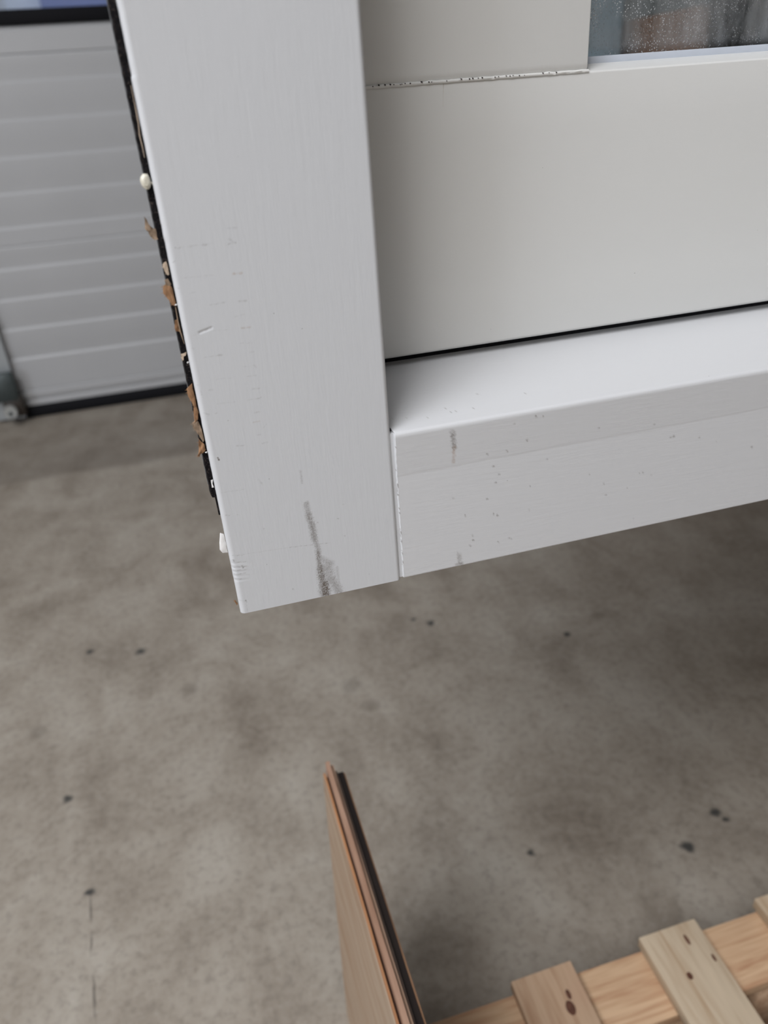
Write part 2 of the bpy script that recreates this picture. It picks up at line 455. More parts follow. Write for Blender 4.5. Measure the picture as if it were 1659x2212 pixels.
def section(z0, z1, ribs):
    """one insulated section: each rib is a groove with a bright upward lip"""
    y0, y1 = DY, DY + 0.042
    pr = [(y1, z0 + 0.0003), (y0 + 0.001, z0 + 0.0003), (y0, z0 + 0.0015)]
    for r in ribs:
        pr += [(y0, r - 0.005), (y0 + 0.0065, r + 0.0045), (y0 + 0.0065, r + 0.006), (y0, r + 0.045)]
    lip = 0.019 if not ribs else 0.0055
    pr += [(y0, z1 - lip - 0.002), (y0 + lip * 0.75, z1 - 0.0003), (y1, z1 - 0.0003)]
    me, *_ = sweep('door_section', pr[::-1], [DL, DR], lambda u, v, t: (t, u, v), ang=20)
    return link('door_section', me, M_alu, door)

section(0.115, 0.665, [0.242, 0.360, 0.473, 0.584])
section(0.665, 1.268, [0.7265, 0.841, 0.956, 1.072, 1.187])
# glazed section: bottom member, black gasket, clear double panes, posts, top member
section(1.268, 1.352, [])
section(1.86, 1.94, [])
section(1.94, 2.54, [2.06, 2.18, 2.30, 2.42])
M_pane = N('door_pane_acrylic', 0.08)
M_pane.b.inputs['Transmission Weight'].default_value = 0.0
tr = M_pane.t.nodes.new('ShaderNodeBsdfTransparent')
tr.inputs[0].default_value = (0.84, 0.87, 0.94, 1)
ms = M_pane.t.nodes.new('ShaderNodeMixShader')
ms.inputs[0].default_value = 0.08
M_pane.t.links.new(tr.outputs[0], ms.inputs[1])
M_pane.t.links.new(M_pane.b.outputs[0], ms.inputs[2])
M_pane.t.links.new(ms.outputs[0], M_pane.out.inputs[0])
M_pane = M_pane.m
npan = 4
pw = (DR - DL) / npan
for i in range(npan):
    a, b = DL + i * pw, DL + (i + 1) * pw
    for (lo, hi) in (((a, DY - 0.004, 1.348), (b, DY + 0.04, 1.392)), ((a, DY - 0.004, 1.822), (b, DY + 0.04, 1.862)),
                     ((a, DY - 0.003, 1.392), (a + 0.045, DY + 0.04, 1.822)), ((b - 0.045, DY - 0.003, 1.392), (b, DY + 0.04, 1.822))):
        box('pane_gasket', lo, hi, M_black, door, 0.004)
    box('pane', (a + 0.04, DY + 0.016, 1.385), (b - 0.04, DY + 0.019, 1.83), M_pane, door, 0)
# aluminium foot profile and black seal on the floor
me, *_ = sweep('foot_profile', [(DY + 0.042, 0.05), (DY - 0.003, 0.05), (DY - 0.003, 0.066), (DY + 0.004, 0.072), (DY - 0.004, 0.086),
                                (DY - 0.004, 0.108), (DY + 0.004, 0.115), (DY + 0.042, 0.115)][::-1],
               [DL, DR], lambda u, v, t: (t, u, v), ang=20)
link('foot_profile', me, M_alu, door)
me, *_ = sweep('floor_seal', [(DY + 0.04, 0.0), (DY - 0.008, 0.0), (DY - 0.016, 0.012), (DY - 0.014, 0.034), (DY - 0.004, 0.05), (DY + 0.04, 0.05)][::-1],
               [DL, DR], lambda u, v, t: (t, u, v), ang=50)
link('floor_seal', me, M_black, door)
# guide track standing at the left edge of the door, with bracket and roller
trk = tag(empty('trim_1', (DL - 0.05, DY, 0)), 'galvanised guide track beside the ribbed door with roller bracket', kind='structure')
me, *_ = sweep('guide_track', [(DL - 0.11, DY + 0.05), (DL - 0.11, DY - 0.02), (DL - 0.02, DY - 0.02), (DL - 0.02, DY - 0.028), (DL + 0.004, DY - 0.028),
                               (DL + 0.004, DY - 0.024), (DL - 0.015, DY - 0.024), (DL - 0.015, DY - 0.014), (DL - 0.105, DY - 0.014), (DL - 0.105, DY + 0.05)],
               [0.012, 2.6], lambda u, v, t: (u, v, t), ang=20)
link('guide_track', me, M_track, trk)
box('roller_bracket', (DL - 0.085, DY - 0.075, 0.10), (DL + 0.012, DY - 0.045, 0.215), M_bolt, trk, 0.006, 0.002)
box('bracket_foot', (DL - 0.055, DY - 0.07, 0.035), (DL + 0.018, DY - 0.035, 0.12), plain('oily_steel', (0.045, 0.036, 0.03), 0.5, 0, .3, 50), trk, 0.005, 0.002)
vs, fs = [], []
sg = 20
for ix, (yy, rr) in enumerate(((-0.010, 0.014), (-0.012, 0.024), (0.0, 0.027), (0.012, 0.024), (0.010, 0.014))):
    for s in range(sg):
        w = 2 * math.pi * s / sg
        vs.append((DL - 0.030 + rr * math.cos(w), DY - 0.095 + yy, 0.066 + rr * math.sin(w)))
for i in range(4):
    for s in range(sg):
        q = (s + 1) % sg
        fs.append((i * sg + s, i * sg + q, (i + 1) * sg + q, (i + 1) * sg + s))
fs += [tuple(range(sg)), tuple(range(4 * sg, 5 * sg))[::-1]]
link('roller', mesh('roller', vs, fs), M_nylon, trk)
tube('axle', [(DL - 0.030, DY - 0.112, 0.062), (DL - 0.030, DY - 0.04, 0.062)], 0.008, M_bolt, trk, 10)

# white building across the yard, seen as a strip through the door pane
yb = tag(empty('yard_building', (-2.4, 6.5, -0.02)), 'white rendered building across the yard, glimpsed through the door pane', 'building')
M_rend = plain('white_render', (0.9, 0.9, 0.88), 0.8, 0, .03, 6)
box('wall', (-5.2, 6.3, -0.02), (-0.815, 8.6, 3.6), M_rend, yb, 0.01)
box('parapet', (-5.25, 6.25, 3.6), (-0.77, 8.65, 3.72), plain('zinc_coping', (.4, .42, .44), .5), yb, 0.01)
box('plinth', (-5.22, 6.28, -0.02), (-0.795, 8.62, 0.35), plain('plinth_grey', (.3, .3, .3), .8), yb, 0.005)

yw = tag(empty('yard_warehouse', (3, 11, -0.02)), 'lavender-blue sheet metal warehouse far across the yard, behind the door pane', 'building')
M_ware = plain('blue_cladding', (0.26, 0.32, 0.60), 0.6, 0, .05, 2)
box('wall', (-3.0, 10.0, -0.02), (9.0, 13.0, 5.0), M_ware, yw, 0.01)
box('roof_edge', (-3.1, 9.9, 5.0), (9.1, 13.1, 5.2), plain('dark_roof_edge', (.12, .13, .15), .6), yw, 0.01)

# ---------------------------------------------------------------- the window
YF = 0.33                    # front plane of the outer frame
YS = 0.3927                  # front plane of the sash
WX1 = 1.60                   # right-hand outer edge
ZB, ZT = 0.8136, 2.10
M_frame = paint('frame_paint_vertical', (0.625, 0.63, 0.64), (520, 520, 60))
M_rail = paint('frame_paint_horizontal', (0.645, 0.645, 0.65), (60, 520, 520), 0.45, 0.26)
M_sash = paint('sash_paint', (0.74, 0.735, 0.71), (90, 520, 520), 0.36, 0.15)
M_sashv = paint('sash_paint_vertical', (0.74, 0.735, 0.71), (520, 520, 90), 0.36, 0.15)

win = tag(empty('window_unit', (0.8, 0.4, ZB)), 'white painted timber window with scuffed frame corner, raised above the concrete floor', 'window')


def marks(A, B, lst):
    """scuff and rust strength at face points (A, B in mm)"""
    sc = np.zeros(len(A))
    ru = np.zeros(len(A))
    for (ax, az, bx, bz, st, w) in lst:
        if w > 1.2 and lst is not RM:
            st, w = st * 1.25, w * 1.12
        pad = 3 * w + 1
        k = np.where((A > min(ax, bx) - pad) & (A < max(ax, bx) + pad) & (B > min(az, bz) - pad) & (B < max(az, bz) + pad))[0]
        if not len(k):
            continue
        p = np.stack([A[k] - ax, B[k] - az], 1)
        dv = np.array([bx - ax, bz - az])
        L2 = max(dv @ dv, 1e-6)
        t = np.clip(p @ dv / L2, 0, 1)
        dd = np.hypot(p[:, 0] - t * dv[0], p[:, 1] - t * dv[1])
        dd = dd + (rng.random(len(k)) - 0.5) * w * 0.5
        fall = np.clip(1.35 - dd / (w * 0.66), 0, 1)
        dash = 0.65 + 0.35 * np.sin(t * math.sqrt(L2) * 2.3 + ax) if L2 > 9 and w < 0.7 else 1.0
        v = abs(st) * fall * dash * rng.uniform(0.55, 1.1, len(k))
        if st < 0:
            ru[k] = np.maximum(ru[k], v)
        else:
            sc[k] = np.maximum(sc[k], v)
    return sc, ru


# left jamb: fine mesh where the knocks are
XL, XR, YB = -0.0061, 0.0840, YF + 0.139
step = 0.0004
prof = [(XL, YB), (XL, YF + 0.02)] + arc(XL + 0.0026, YF + 0.0026, 0.0026, 180, 270, 6)
nx = int((XR - XL - 0.0046) / step)
prof += [(XL + 0.0026 + (XR - XL - 0.0046) * i / nx, YF) for i in range(1, nx)]
prof += arc(XR - 0.0020, YF + 0.0020, 0.0020, 270, 360, 5) + [(XR, YF + 0.02), (XR, YB)]
zs = [ZB, ZB + 0.0003] + list(np.arange(ZB + 0.0008, 1.0975, step)) + [1.10, 1.3, 1.6, ZT]


JZN = np.arange(0.81, 1.11, 0.0009)
JVN = np.array([0.00022 * noise.noise((z * 330, 2.2, 0)) * max(0, noise.noise((z * 60, 9, 0)) + 0.3) for z in JZN])


def place_jamb(u, v, t):
    x = u.copy()
    y = v.copy()
    # softened lower arris, tool marks across the left edge, a long dent
    y += np.where((t < ZB + 0.0002) & (v < YF + 0.003), 0.0004, 0)
    lf = np.exp(-np.maximum(0, (u - XL)) / 0.004) * (t < 0.8475) * (t > 0.8345)
    y += np.where(v < YF + 0.004, lf * 0.00024 * (0.5 + 0.5 * np.sin(t * 1000 * 2.35 + u * 350)), 0)
    for (ax, az, bx, bz, st, w) in JM:
        if 0.39 < st < 0.41 and w > .5:
            du, dz = bx - ax, bz - az
            q = np.clip(((u * 1000 - ax) * du + (t * 1000 - az) * dz) / (du * du + dz * dz), 0, 1)
            dd = np.hypot(u * 1000 - ax - q * du, t * 1000 - az - q * dz)
            y += np.where(v < YF + 0.001, 0.00030 * np.exp(-(dd / 0.5) ** 2), 0)
    # splintered nick where the paint step sits high on the left arris
    x += np.where((u < XL + 0.003), 0.00035 * np.clip((t - 1.0632) / 0.0008, 0, 1) * (t > 1.0632) * (t < 1.1), 0)
    # ragged scrape at the lower edge
    x += np.interp(t, JZN, JVN) * (u < XL + 0.0016)
    return x, y, t


me, U, V, T = sweep('jamb', prof, zs, place_jamb, ang=50)
sc, ru = marks(U * 1000, T * 1000, JM + JM2)
front = V < YF + 0.003
attr(me, 'scuff', np.where(front, sc, 0))
attr(me, 'rust', np.where(front, ru, 0))
jamb = link('jamb', me, M_frame, win)
# right jamb and head (plain)
prof2 = [(0, YB), (0, YF + 0.003)] + arc(0.0026, YF + 0.0026, 0.0026, 180, 270, 4) + arc(0.0875, YF + 0.0026, 0.0026, 270, 360, 4) + [(0.0901, YB)]
me, *_ = sweep('jamb', prof2, [ZB, ZT], lambda u, v, t: (u + WX1 - 0.0901, v, t))
link('jamb', me, M_frame, win)
me, *_ = sweep('head_rail', prof2, [XR + 0.0002, WX1 - 0.0903], lambda u, v, t: (t, v, ZT - u))
link('head_rail', me, M_rail, win)

# bottom rail with its weathered slope
TOPZ, BOTZ, SEAM = 0.9035, 0.8146, 0.8790
sl = math.tan(math.radians(10))
nz = 70
pr = [(YF + 0.139, BOTZ), (YF + 0.003, BOTZ)] + arc(YF + 0.0007, BOTZ + 0.0007, 0.0007, 270, 180, 2)
zz = [z for z in np.linspace(BOTZ + 0.0009, SEAM - 0.0003, nz)]
pr += [(YF, z) for z in zz]
pr += [(YF - 0.00005 - 0.0012 * q, SEAM + (TOPZ - 0.0022 - SEAM) * q) for q in np.linspace(0, 1, 28)]
pr += arc(YF + 0.0010, TOPZ - 0.0020, 0.0022, 178, 100, 6)
ys0 = YF + 0.0025
pr += [(y, TOPZ + sl * (y - YF)) for y in np.linspace(ys0, YS - 0.004, 40)]
pr += [(YF + 0.121, TOPZ + sl * 0.121), (YF + 0.121, 0.9385), (YF + 0.139, 0.9385)]
pr = pr[::-1]
x0 = XR - 0.0002
xs = [x0, x0 + 0.0022, x0 + 0.0026, x0 + 0.0030] + list(np.arange(x0 + 0.0036, 0.335, 0.0007)) + [0.40, 0.8, 1.2, WX1 - 0.0903]


def place_rail(u, v, t):
    x = t.copy()
    y = u.copy()
    fr = u < YF + 0.0042
    first = t < x0 + 0.0001
    x += np.where(first & fr, 0.00165, 0)
    jag = np.array([noise.noise((0, z * 420, 3.3)) for z in v])
    k = (t < x0 + 0.0024) & fr
    y += np.where(first & fr, 0.0011 + 0.0004 * jag, 0)
    x += np.where(k, 0.00025 * jag, 0)
    return x, y, v.copy()


me, U, V, T = sweep('bottom_rail', pr, xs, place_rail, ang=35)
sc, ru = marks(T * 1000, V * 1000, RM)
jag = np.array([noise.noise((t * 900, z * 900, 1.3)) for t, z in zip(T, V)])
edge = ((T < x0 + 0.0024) & (U < YF + 0.003) & (jag > 0.33)) * 0.75
front = U < YF + 0.0012
sc = np.maximum(np.where(front, sc, 0), edge)
# grit lying on the slope near the corner
slope = (U > YF + 0.0025)
for _ in range(30):
    gx = XR + abs(random.gauss(0.01, 0.05))
    gy = YF + 0.003 + abs(random.gauss(0, 0.012))
    r = random.uniform(0.00015, 0.00035)
    k = slope & (np.hypot(T - gx, U - gy) < r * 1.6)
    sc[k] = np.maximum(sc[k], random.uniform(0.2, 0.6))
attr(me, 'scuff', sc)
attr(me, 'rust', np.where(front, ru, 0))
brail = link('bottom_rail', me, M_rail, win)

box('joint_filler', (XR - 0.0003, YF + 0.0010, BOTZ + 0.0006), (XR + 0.0020, YF + 0.004, TOPZ - 0.0008), M_frame, brail, 0)

# sash: stiles, rails, glazing
SX0, SX1 = 0.0875, 0.2166
JZ = 1.0553                                   # joint between bottom rail and stile
YSB = YS + 0.057
pr = [(YSB, 0.921)] + arc(YS + 0.002, 0.923, 0.002, 270, 180, 4) + [(YS, 0.95), (YS, 1.0), (YS, 1.03)]
pr += arc(YS + 0.0012, JZ - 0.0012, 0.0012, 180, 105, 4)
pr += [(YS + 0.012, JZ + 0.0033), (YS + 0.0135, JZ + 0.0033), (YS + 0.0135, JZ - 0.012), (YSB, JZ - 0.012)]
me, U, V, T = sweep('sash_bottom_rail', pr[::-1], [SX0, SX0 + .1, SX0 + .3, WX1 - SX0 - 0.006], lambda u, v, t: (t, u, v))
srail = link('sash_bottom_rail', me, M_sash, win)
ps = [(SX0, YSB), (SX0, YS + 0.003)] + arc(SX0 + 0.002, YS + 0.002, 0.002, 180, 270, 4)
ps += arc(SX1 - 0.0008, YS + 0.0008, 0.0008, 270, 360, 3) + [(SX1, YS + 0.013), (SX1 + 0.0001, YSB)]


def place_stile(u, v, t):
    y = v + np.where((t < JZ + 0.0004) & (v < YS + 0.002), 0.0007, 0)
    return u.copy(), y, t


me, *_ = sweep('sash_stile', ps, [JZ + 0.0002, JZ + 0.0024, JZ + 0.004, 1.3, 1.7, 2.005], place_stile, ang=25)
sst = link('sash_stile', me, M_sashv, win)
me, *_ = sweep('sash_stile', ps, [JZ + 0.0002, JZ + 0.0024, JZ + 0.004, 1.7, 2.005],
               lambda u, v, t: ((WX1 - 0.0061) - u, v.copy(), t), ang=25)
me.flip_normals()
link('sash_stile', me, M_sashv, win)
box('sash_top_rail', (SX1, YS, 1.90), (WX1 - 0.0061 - SX1, YSB, 2.005), M_sash, win, 0.0015)
box('sash_gap_strip', (SX0, YS + 0.0095, TOPZ + sl * (YS - YF)), (WX1 - SX0 - .006, YS + 0.05, 0.9205), M_black, srail, 0.0008)  # black strip set back in the gap under the sash
# filler bead and pinholes along the joint
M_fill = plain('joint_filler', (0.76, 0.75, 0.72), 0.6, 0, .06, 300)
bead = [(x, YS + 0.0003, JZ - 0.0001 + 0.0002 * noise.noise((x * 260, 0, 0))) for x in np.linspace(SX0, SX1 + 0.0005, 90)]
tube('filler_bead', bead, [0.0009 + 0.00025 * noise.noise((b[0] * 300, 5, 0)) for b in bead], M_fill, sst, 6)
M_hole = plain('dark_pinhole', (0.03, 0.02, 0.018), 0.9)
vs, fs = [], []
for px in (78, 118, 158, 193, 215, 258, 268, 290, 323, 400, 447, 465, 567, 667, 722, 745, 782, 809, 898, 922, 976, 1002, 1023, 1068, 1103, 1236, 1278, 1332):
    x = 0.1017 + (px / 3.19 - 20) * 0.0002445
    r = random.uniform(0.0003, 0.0005) * (0.8 if px > 850 else 1.0)
    z = JZ + 0.0003 + random.uniform(-0.0002, 0.0002)
    b0 = len(vs)
    for yy, q in ((-0.0008, 0.6), (0.0006, 1.0)):
        for s in range(7):
            w = 2 * math.pi * s / 7
            vs.append((x + r * q * 1.2 * math.cos(w), YS + yy, z + r * q * math.sin(w)))
    fs += [tuple(b0 + s for s in range(7))] + [(b0 + s, b0 + 7 + s, b0 + 7 + (s + 1) % 7, b0 + (s + 1) % 7) for s in range(7)]
tag(link('pinholes', mesh('pinholes', vs, fs), M_hole, sst), kind='stuff')
tube('hairline_crack', [(0.1387 - 0.0001 * i, YS - 0.00003, JZ - 0.001 - 0.002 * i) for i in range(6)], [0.0002, .00008, .00005, .00004, .00004, .00003],
     plain('crack_brown', (0.52, 0.47, 0.41), 0.8), srail, 5, 0.4)

# glazing: grey gasket strip and dusty pane
M_gask = plain('grey_glazing_strip', (0.44, 0.47, 0.52), 0.5, 0, .05, 100)
box('glazing_strip', (SX1 - 0.006, YS + 0.0125, JZ - 0.002), (WX1 - SX1, YS + 0.018, JZ + 0.0066), M_gask, win, 0.0004)

def glass_material():
    n = N('dusty_window_glass', 0.06)
    t, L = n.t, n.t.links
    tr = t.nodes.new('ShaderNodeBsdfTransparent')
    tr.inputs[0].default_value = (0.80, 0.86, 0.87, 1)
    gl = t.nodes.new('ShaderNodeBsdfGlossy')
    gl.inputs['Roughness'].default_value = 0.06
    fr = t.nodes.new('ShaderNodeFresnel')
    fr.inputs[0].default_value = 1.7
    m1 = t.nodes.new('ShaderNodeMixShader')
    L.new(fr.outputs[0], m1.inputs[0])
    L.new(tr.outputs[0], m1.inputs[1])
    L.new(gl.outputs[0], m1.inputs[2])
    dirt = t.nodes.new('ShaderNodeBsdfDiffuse')
    n.put(dirt.inputs[0], n.mix(n.noise(60, 3), (0.55, 0.60, 0.64), (0.62, 0.60, 0.58)))
    x, y, z = n.xyz()
    film = n.ramp(n.noise(35, 5, 0.7, n.mapping((1, 1, 0.35))), (0.36, 0.04), (0.72, 0.42))
    drop = n.math('LESS_THAN', n.voronoi(820), 0.27)
    patch = n.ramp(n.noise(45, 3, 0.6), (0.40, 0.0), (0.55, 0.85))
    corner = n.ramp(n.math('SUBTRACT', x, 0.225), (0.0, 1.0), (0.07, 0.35))
    low = n.ramp(n.math('SUBTRACT', z, JZ + 0.007), (0.0, 0.25), (0.004, 1.0))
    d = n.math('MULTIPLY', n.math('MULTIPLY', n.math('MULTIPLY', drop, patch), corner), 0.9)
    d = n.math('ADD', d, n.math('MULTIPLY', film, low), True)
    m2 = t.nodes.new('ShaderNodeMixShader')
    L.new(d, m2.inputs[0])
    L.new(m1.outputs[0], m2.inputs[1])
    L.new(dirt.outputs[0], m2.inputs[2])
    L.new(m2.outputs[0], n.out.inputs[0])
    return n.m

box('glass_pane', (SX1 - 0.005, YS + 0.0185, JZ + 0.001), (WX1 - SX1 - 0.001, YS + 0.0225, 1.91), glass_material(), win, 0)

# black edge seal along the left side of the jamb, with stuck-on scraps
M_seal = N('black_sticky_seal', 0.7, 0.12)
f = M_seal.noise(900, 4, 0.7)
M_seal.col(M_seal.mix(M_seal.ramp(f, (0.55, 0.0), (0.72, 0.8)), (0.006, 0.005, 0.006), (0.13, 0.10, 0.085)))
M_seal.bump(f, 0.8, 0.001)
M_seal = M_seal.m
zl = np.concatenate([np.arange(0.8835, 1.10, 0.0012), [1.3, 1.7, 2.08]])
me, *_ = sweep('edge_seal', [(-0.0005, 0.40), (-0.0027, 0.40), (-0.0029, 0.338), (-0.0024, 0.3345), (0.0, 0.3345), (0.0002, 0.345)], zl,
               lambda u, v, t: (XL + u + np.where(v < 0.34, 0.00022 * np.sin(t * 1300) * np.sin(t * 417), 0), v + 0.0004 * np.sin(t * 930 + u * 4000), t), ang=40)
link('edge_seal', me, M_seal, jamb)
box('seal_lip', (XL - 0.0034, 0.345, 0.886), (XL - 0.0025, 0.39, 2.08), plain('grey_seal_lip', (0.16, 0.165, 0.17), 0.5), jamb, 0.0003)
box('seal_tail', (XL - 0.0009, 0.336, 0.8725), (XL + 0.0004, 0.39, 0.8845), M_seal, jamb, 0.0003, 0.0002)


def card_material(name, c):
    n = N(name, 0.85, 0.2)
    f = n.noise(700, 4, 0.7, n.mapping((1, 1, 0.3)))
    n.col(n.mix(n.ramp(f, (0.35, 0.0), (0.65, 1.0)), tuple(x * 0.6 for x in c), c))
    n.bump(f, 0.5, 0.0006)
    return n.m


M_card = card_material('torn_cardboard', (0.42, 0.235, 0.125))
M_card2 = card_material('torn_cardboard_grey', (0.36, 0.26, 0.18))
M_fibre = plain('paper_fibre', (0.55, 0.43, 0.32), 0.9)
M_caulk = plain('cream_sealant', (0.74, 0.70, 0.58), 0.35, 0, .06, 200)
M_whitebit = plain('white_sealant', (0.80, 0.78, 0.76), 0.5, 0, .05, 300)


def scrap(name, poly, y, th, mat, wob=0.0009, fuzz=0, tilt=0.12):
    """torn flake: polygon in mm (X, Z), slightly crumpled, with real thickness"""
    y -= 0.0015                                          # lies on the front of the seal
    P = []
    for i, (a, b) in enumerate(poly):                    # ragged outline
        c, d = poly[(i + 1) % len(poly)]
        for q in (0.0, 0.34, 0.67):
            P.append((a + (c - a) * q + random.uniform(-.12, .12), b + (d - b) * q + random.uniform(-.12, .12)))
    n = len(P)
    cx, cz = sum(p[0] for p in P) / n, sum(p[1] for p in P) / n
    vs, fs = [], []
    rings = (1.0, 0.6, 0.25)
    for side in (0, 1):
        for r in rings:
            for (a, b) in P:
                X, Z = cx + (a - cx) * r, cz + (b - cz) * r
                w = noise.noise((X * 0.55, Z * 0.45, y * 900)) * wob * 1000 + (X - cx) * tilt
                vs.append((X / 1000, y + (w + (side * 2 - 1) * th * 500 * (0.5 if r == 1 else 1)) / 1000, Z / 1000))
    k = len(rings)
    for side in (0, 1):
        o = side * k * n
        for r in range(k - 1):
            for i in range(n):
                j = (i + 1) % n
                q = (o + r * n + i, o + r * n + j, o + (r + 1) * n + j, o + (r + 1) * n + i)
                fs.append(q if side else q[::-1])
        q = tuple(o + (k - 1) * n + i for i in range(n))
        fs.append(q if side else q[::-1])
    for i in range(n):
        j = (i + 1) % n
        fs.append((i, j, k * n + j, k * n + i))
    if fuzz:                                             # frayed fibres, part of the flake
        for _ in range(fuzz):
            a, b = random.choice([p for p in P if p[0] < cx + 0.2])
            L = random.uniform(0.5, 1.3)
            an = random.uniform(2.4, 4.0)
            b0 = len(vs)
            for q, r in ((0, 0.05), (0.5, 0.04), (1, 0.012)):
                X, Z = a + L * q * math.cos(an + q * 0.5), b + L * q * math.sin(an + q * 0.5)
                for s in range(3):
                    w = s * 2.094
                    vs.append(((X + r * math.cos(w)) / 1000, y + r * 1.2 * math.sin(w) / 1000 + (a - cx) * tilt / 1000, (Z + r * math.sin(w)) / 1000))
            for q in range(2):
                for s in range(3):
                    t = (s + 1) % 3
                    fs.append((b0 + q * 3 + s, b0 + q * 3 + t, b0 + q * 3 + 3 + t, b0 + q * 3 + 3 + s))
    return link(name, mesh(name, vs, fs, 60), mat, jamb)


scrap('cardboard_scrap', S1, 0.3365, 0.0004, M_card2, 0.0014, 8)
scrap('cardboard_scrap', S2, 0.3348, 0.0006, M_fibre, 0.0006, 6)
scrap('cardboard_scrap', S3, 0.3345, 0.0006, M_card2, 0.0006, 8)
scrap('cardboard_scrap', S4, 0.3348, 0.0008, M_card, 0.0005, 26)
scrap('cardboard_scrap', S5, 0.3352, 0.0006, M_card, 0.0008, 3)
scrap('cardboard_scrap', S6, 0.3345, 0.0005, M_fibre, 0.0006, 4)
scrap('cardboard_scrap', S7, 0.3348, 0.0008, M_card, 0.0006, 14)
scrap('cardboard_scrap', S8, 0.3346, 0.0007, M_card, 0.0008, 8)
scrap('cardboard_scrap', S9, 0.3350, 0.0008, M_card2, 0.0006, 26)
scrap('cardboard_scrap', S10, 0.3352, 0.0005, M_card, 0.0012, 16)
scrap('cardboard_scrap', CR, 0.3350, 0.0006, M_card, 0.0006, 4)
tube('paper_strip', [(x / 1000, 0.3335, z / 1000) for x, z in F1], [.0002, .00025, .0003, .0001], M_card2, jamb, 5)
tube('paper_strip', [(x / 1000, 0.3335, z / 1000) for x, z in F0], [.00008, .0001, .0002, .00018, .0002, .00015, .0001], M_fibre, jamb, 5)
scrap('paint_flake', W1, 0.3340, 0.0004, M_whitebit, 0.0006)
lp = LP
scrap('sealant_flap', lp, 0.3346, 0.0012, M_whitebit, 0.0003, 0, -0.15)
tube('sealant_curl', [(x / 1000 + .0003, 0.3335, z / 1000) for x, z in (LP[0], LP[6], LP[5], LP[4], LP[3])], [.0003, .0005, .0005, .0005, .0003], M_whitebit, jamb, 7)
for (x, z) in ((-6.6, 953.2), (-6.7, 908.9), (-6.6, 978.9)):
    scrap('paint_flake', [(x - .7, z), (x - .2, z + .5), (x + .4, z + .3), (x + .3, z - .2), (x - .3, z - .3)], 0.3340, 0.0004, M_whitebit, 0.0004)
# cream blob of sealant squeezed out above the first scrap
import bmesh
bm = bmesh.new()
bmesh.ops.create_uvsphere(bm, u_segments=28, v_segments=18, radius=1.0)
for v in bm.verts:
    p = v.co.copy()
    k = 1 + 0.16 * noise.noise(p * 1.6) - 0.22 * math.exp(-((p.x - .45) ** 2 + (p.z - .05) ** 2) / 0.10) * (p.y < 0)
    v.co = Vector((p.x * 0.00205 * k - 0.00855, 0.3336 + p.y * 0.0021 * k, 1.0278 + p.z * 0.00285 * k))
me = bpy.data.meshes.new('sealant_blob')
bm.to_mesh(me)
bm.free()
link('sealant_blob', smooth(me, 80), M_caulk, jamb)
tube('sealant_thread', [(-0.0072, .3345, 1.0274), (-0.0064, .3335, 1.0272), (-0.0058, .3338, 1.0262), (-0.0060, .3345, 1.0250)], [.0003, .00025, .0003, .0002], M_caulk, jamb, 6)
tube('sealant_ridge', [(-0.0095, .3320, 1.0290), (-0.0098, .3320, 1.0277), (-0.0093, .3318, 1.0266), (-0.0085, .3316, 1.0263), (-0.0078, .3318, 1.0268)],
     [.0001, .0002, .0003, .0003, .0001], M_caulk, jamb, 6)

# ---------------------------------------------------------------- plywood sheet standing on edge
ply = tag(empty('plywood_sheet', (0.05, 0.3, 0)), 'layered brown plywood standing on edge on the concrete, dark gap between its plies', 'plywood')
ZP = 0.45
layers = [(0.0000, 0.0009, -0.001, (0.40, 0.30, 0.215), (0.33, 0.21, 0.13), 'veneer'),
          (0.0009, 0.0030, 0.000, (0.40, 0.20, 0.095), (0.30, 0.14, 0.065), 'ply'),
          (0.0030, 0.0052, -0.004, (0.10, 0.05, 0.035), (0.07, 0.035, 0.022), 'ply'),
          (0.0052, 0.0094, 0.008, (0.42, 0.26, 0.18), (0.30, 0.17, 0.11), 'ply'),
          (0.0094, 0.0125, 0.004, (0.34, 0.22, 0.15), (0.20, 0.12, 0.085), 'ply'),
          (0.0125, 0.0150, -0.001, (0.17, 0.125, 0.10), (0.11, 0.075, 0.06), 'ply'),
          (0.0150, 0.0212, -0.003, (0.012, 0.008, 0.007), (0.018, 0.011, 0.008), 'ply'),
          (0.0212, 0.0228, -0.004, (0.22, 0.12, 0.065), (0.13, 0.07, 0.04), 'veneer')]
for (a, b, dz, c1, c2, nm) in layers:
    mt = wood('ply_' + str(int(a * 1e4)), c1, c2, 'Y', 8, 0, 0.7)
    lean = lambda X, Y, Z: (0.0385 + X + 0.0175 * (Z - ZP) / ZP + 0.007 * (0.534 - Y) / 0.27, Y, Z)
    vs, fs = [], []
    ny = 24
    y1 = 0.534 + dz * 0.8
    for i in range(ny + 1):
        Y = -0.25 + (y1 + 0.25) * i / ny
        top = ZP + dz + 0.0012 * noise.noise((Y * 30, a * 900, 0))
        w = 0.0003 * noise.noise((Y * 40, a * 700, 4))
        for (X, Z) in ((a + w, 0.0), (b - 0.00008 + w, 0.0), (b - 0.00008 + w, top), (a + w, top)):
            vs.append(lean(X, Y, Z))
    for i in range(ny):
        for s in range(4):
            q = (s + 1) % 4
            fs.append((i * 4 + s, i * 4 + q, i * 4 + 4 + q, i * 4 + 4 + s))
    fs += [(0, 1, 2, 3), tuple(ny * 4 + s for s in (3, 2, 1, 0))]
    me = mesh(nm, vs, fs, 30)
    import bmesh as _b
    bm = _b.new(); bm.from_mesh(me); _b.ops.recalc_face_normals(bm, faces=bm.faces); bm.to_mesh(me); bm.free()
    link(nm, me, mt, ply)

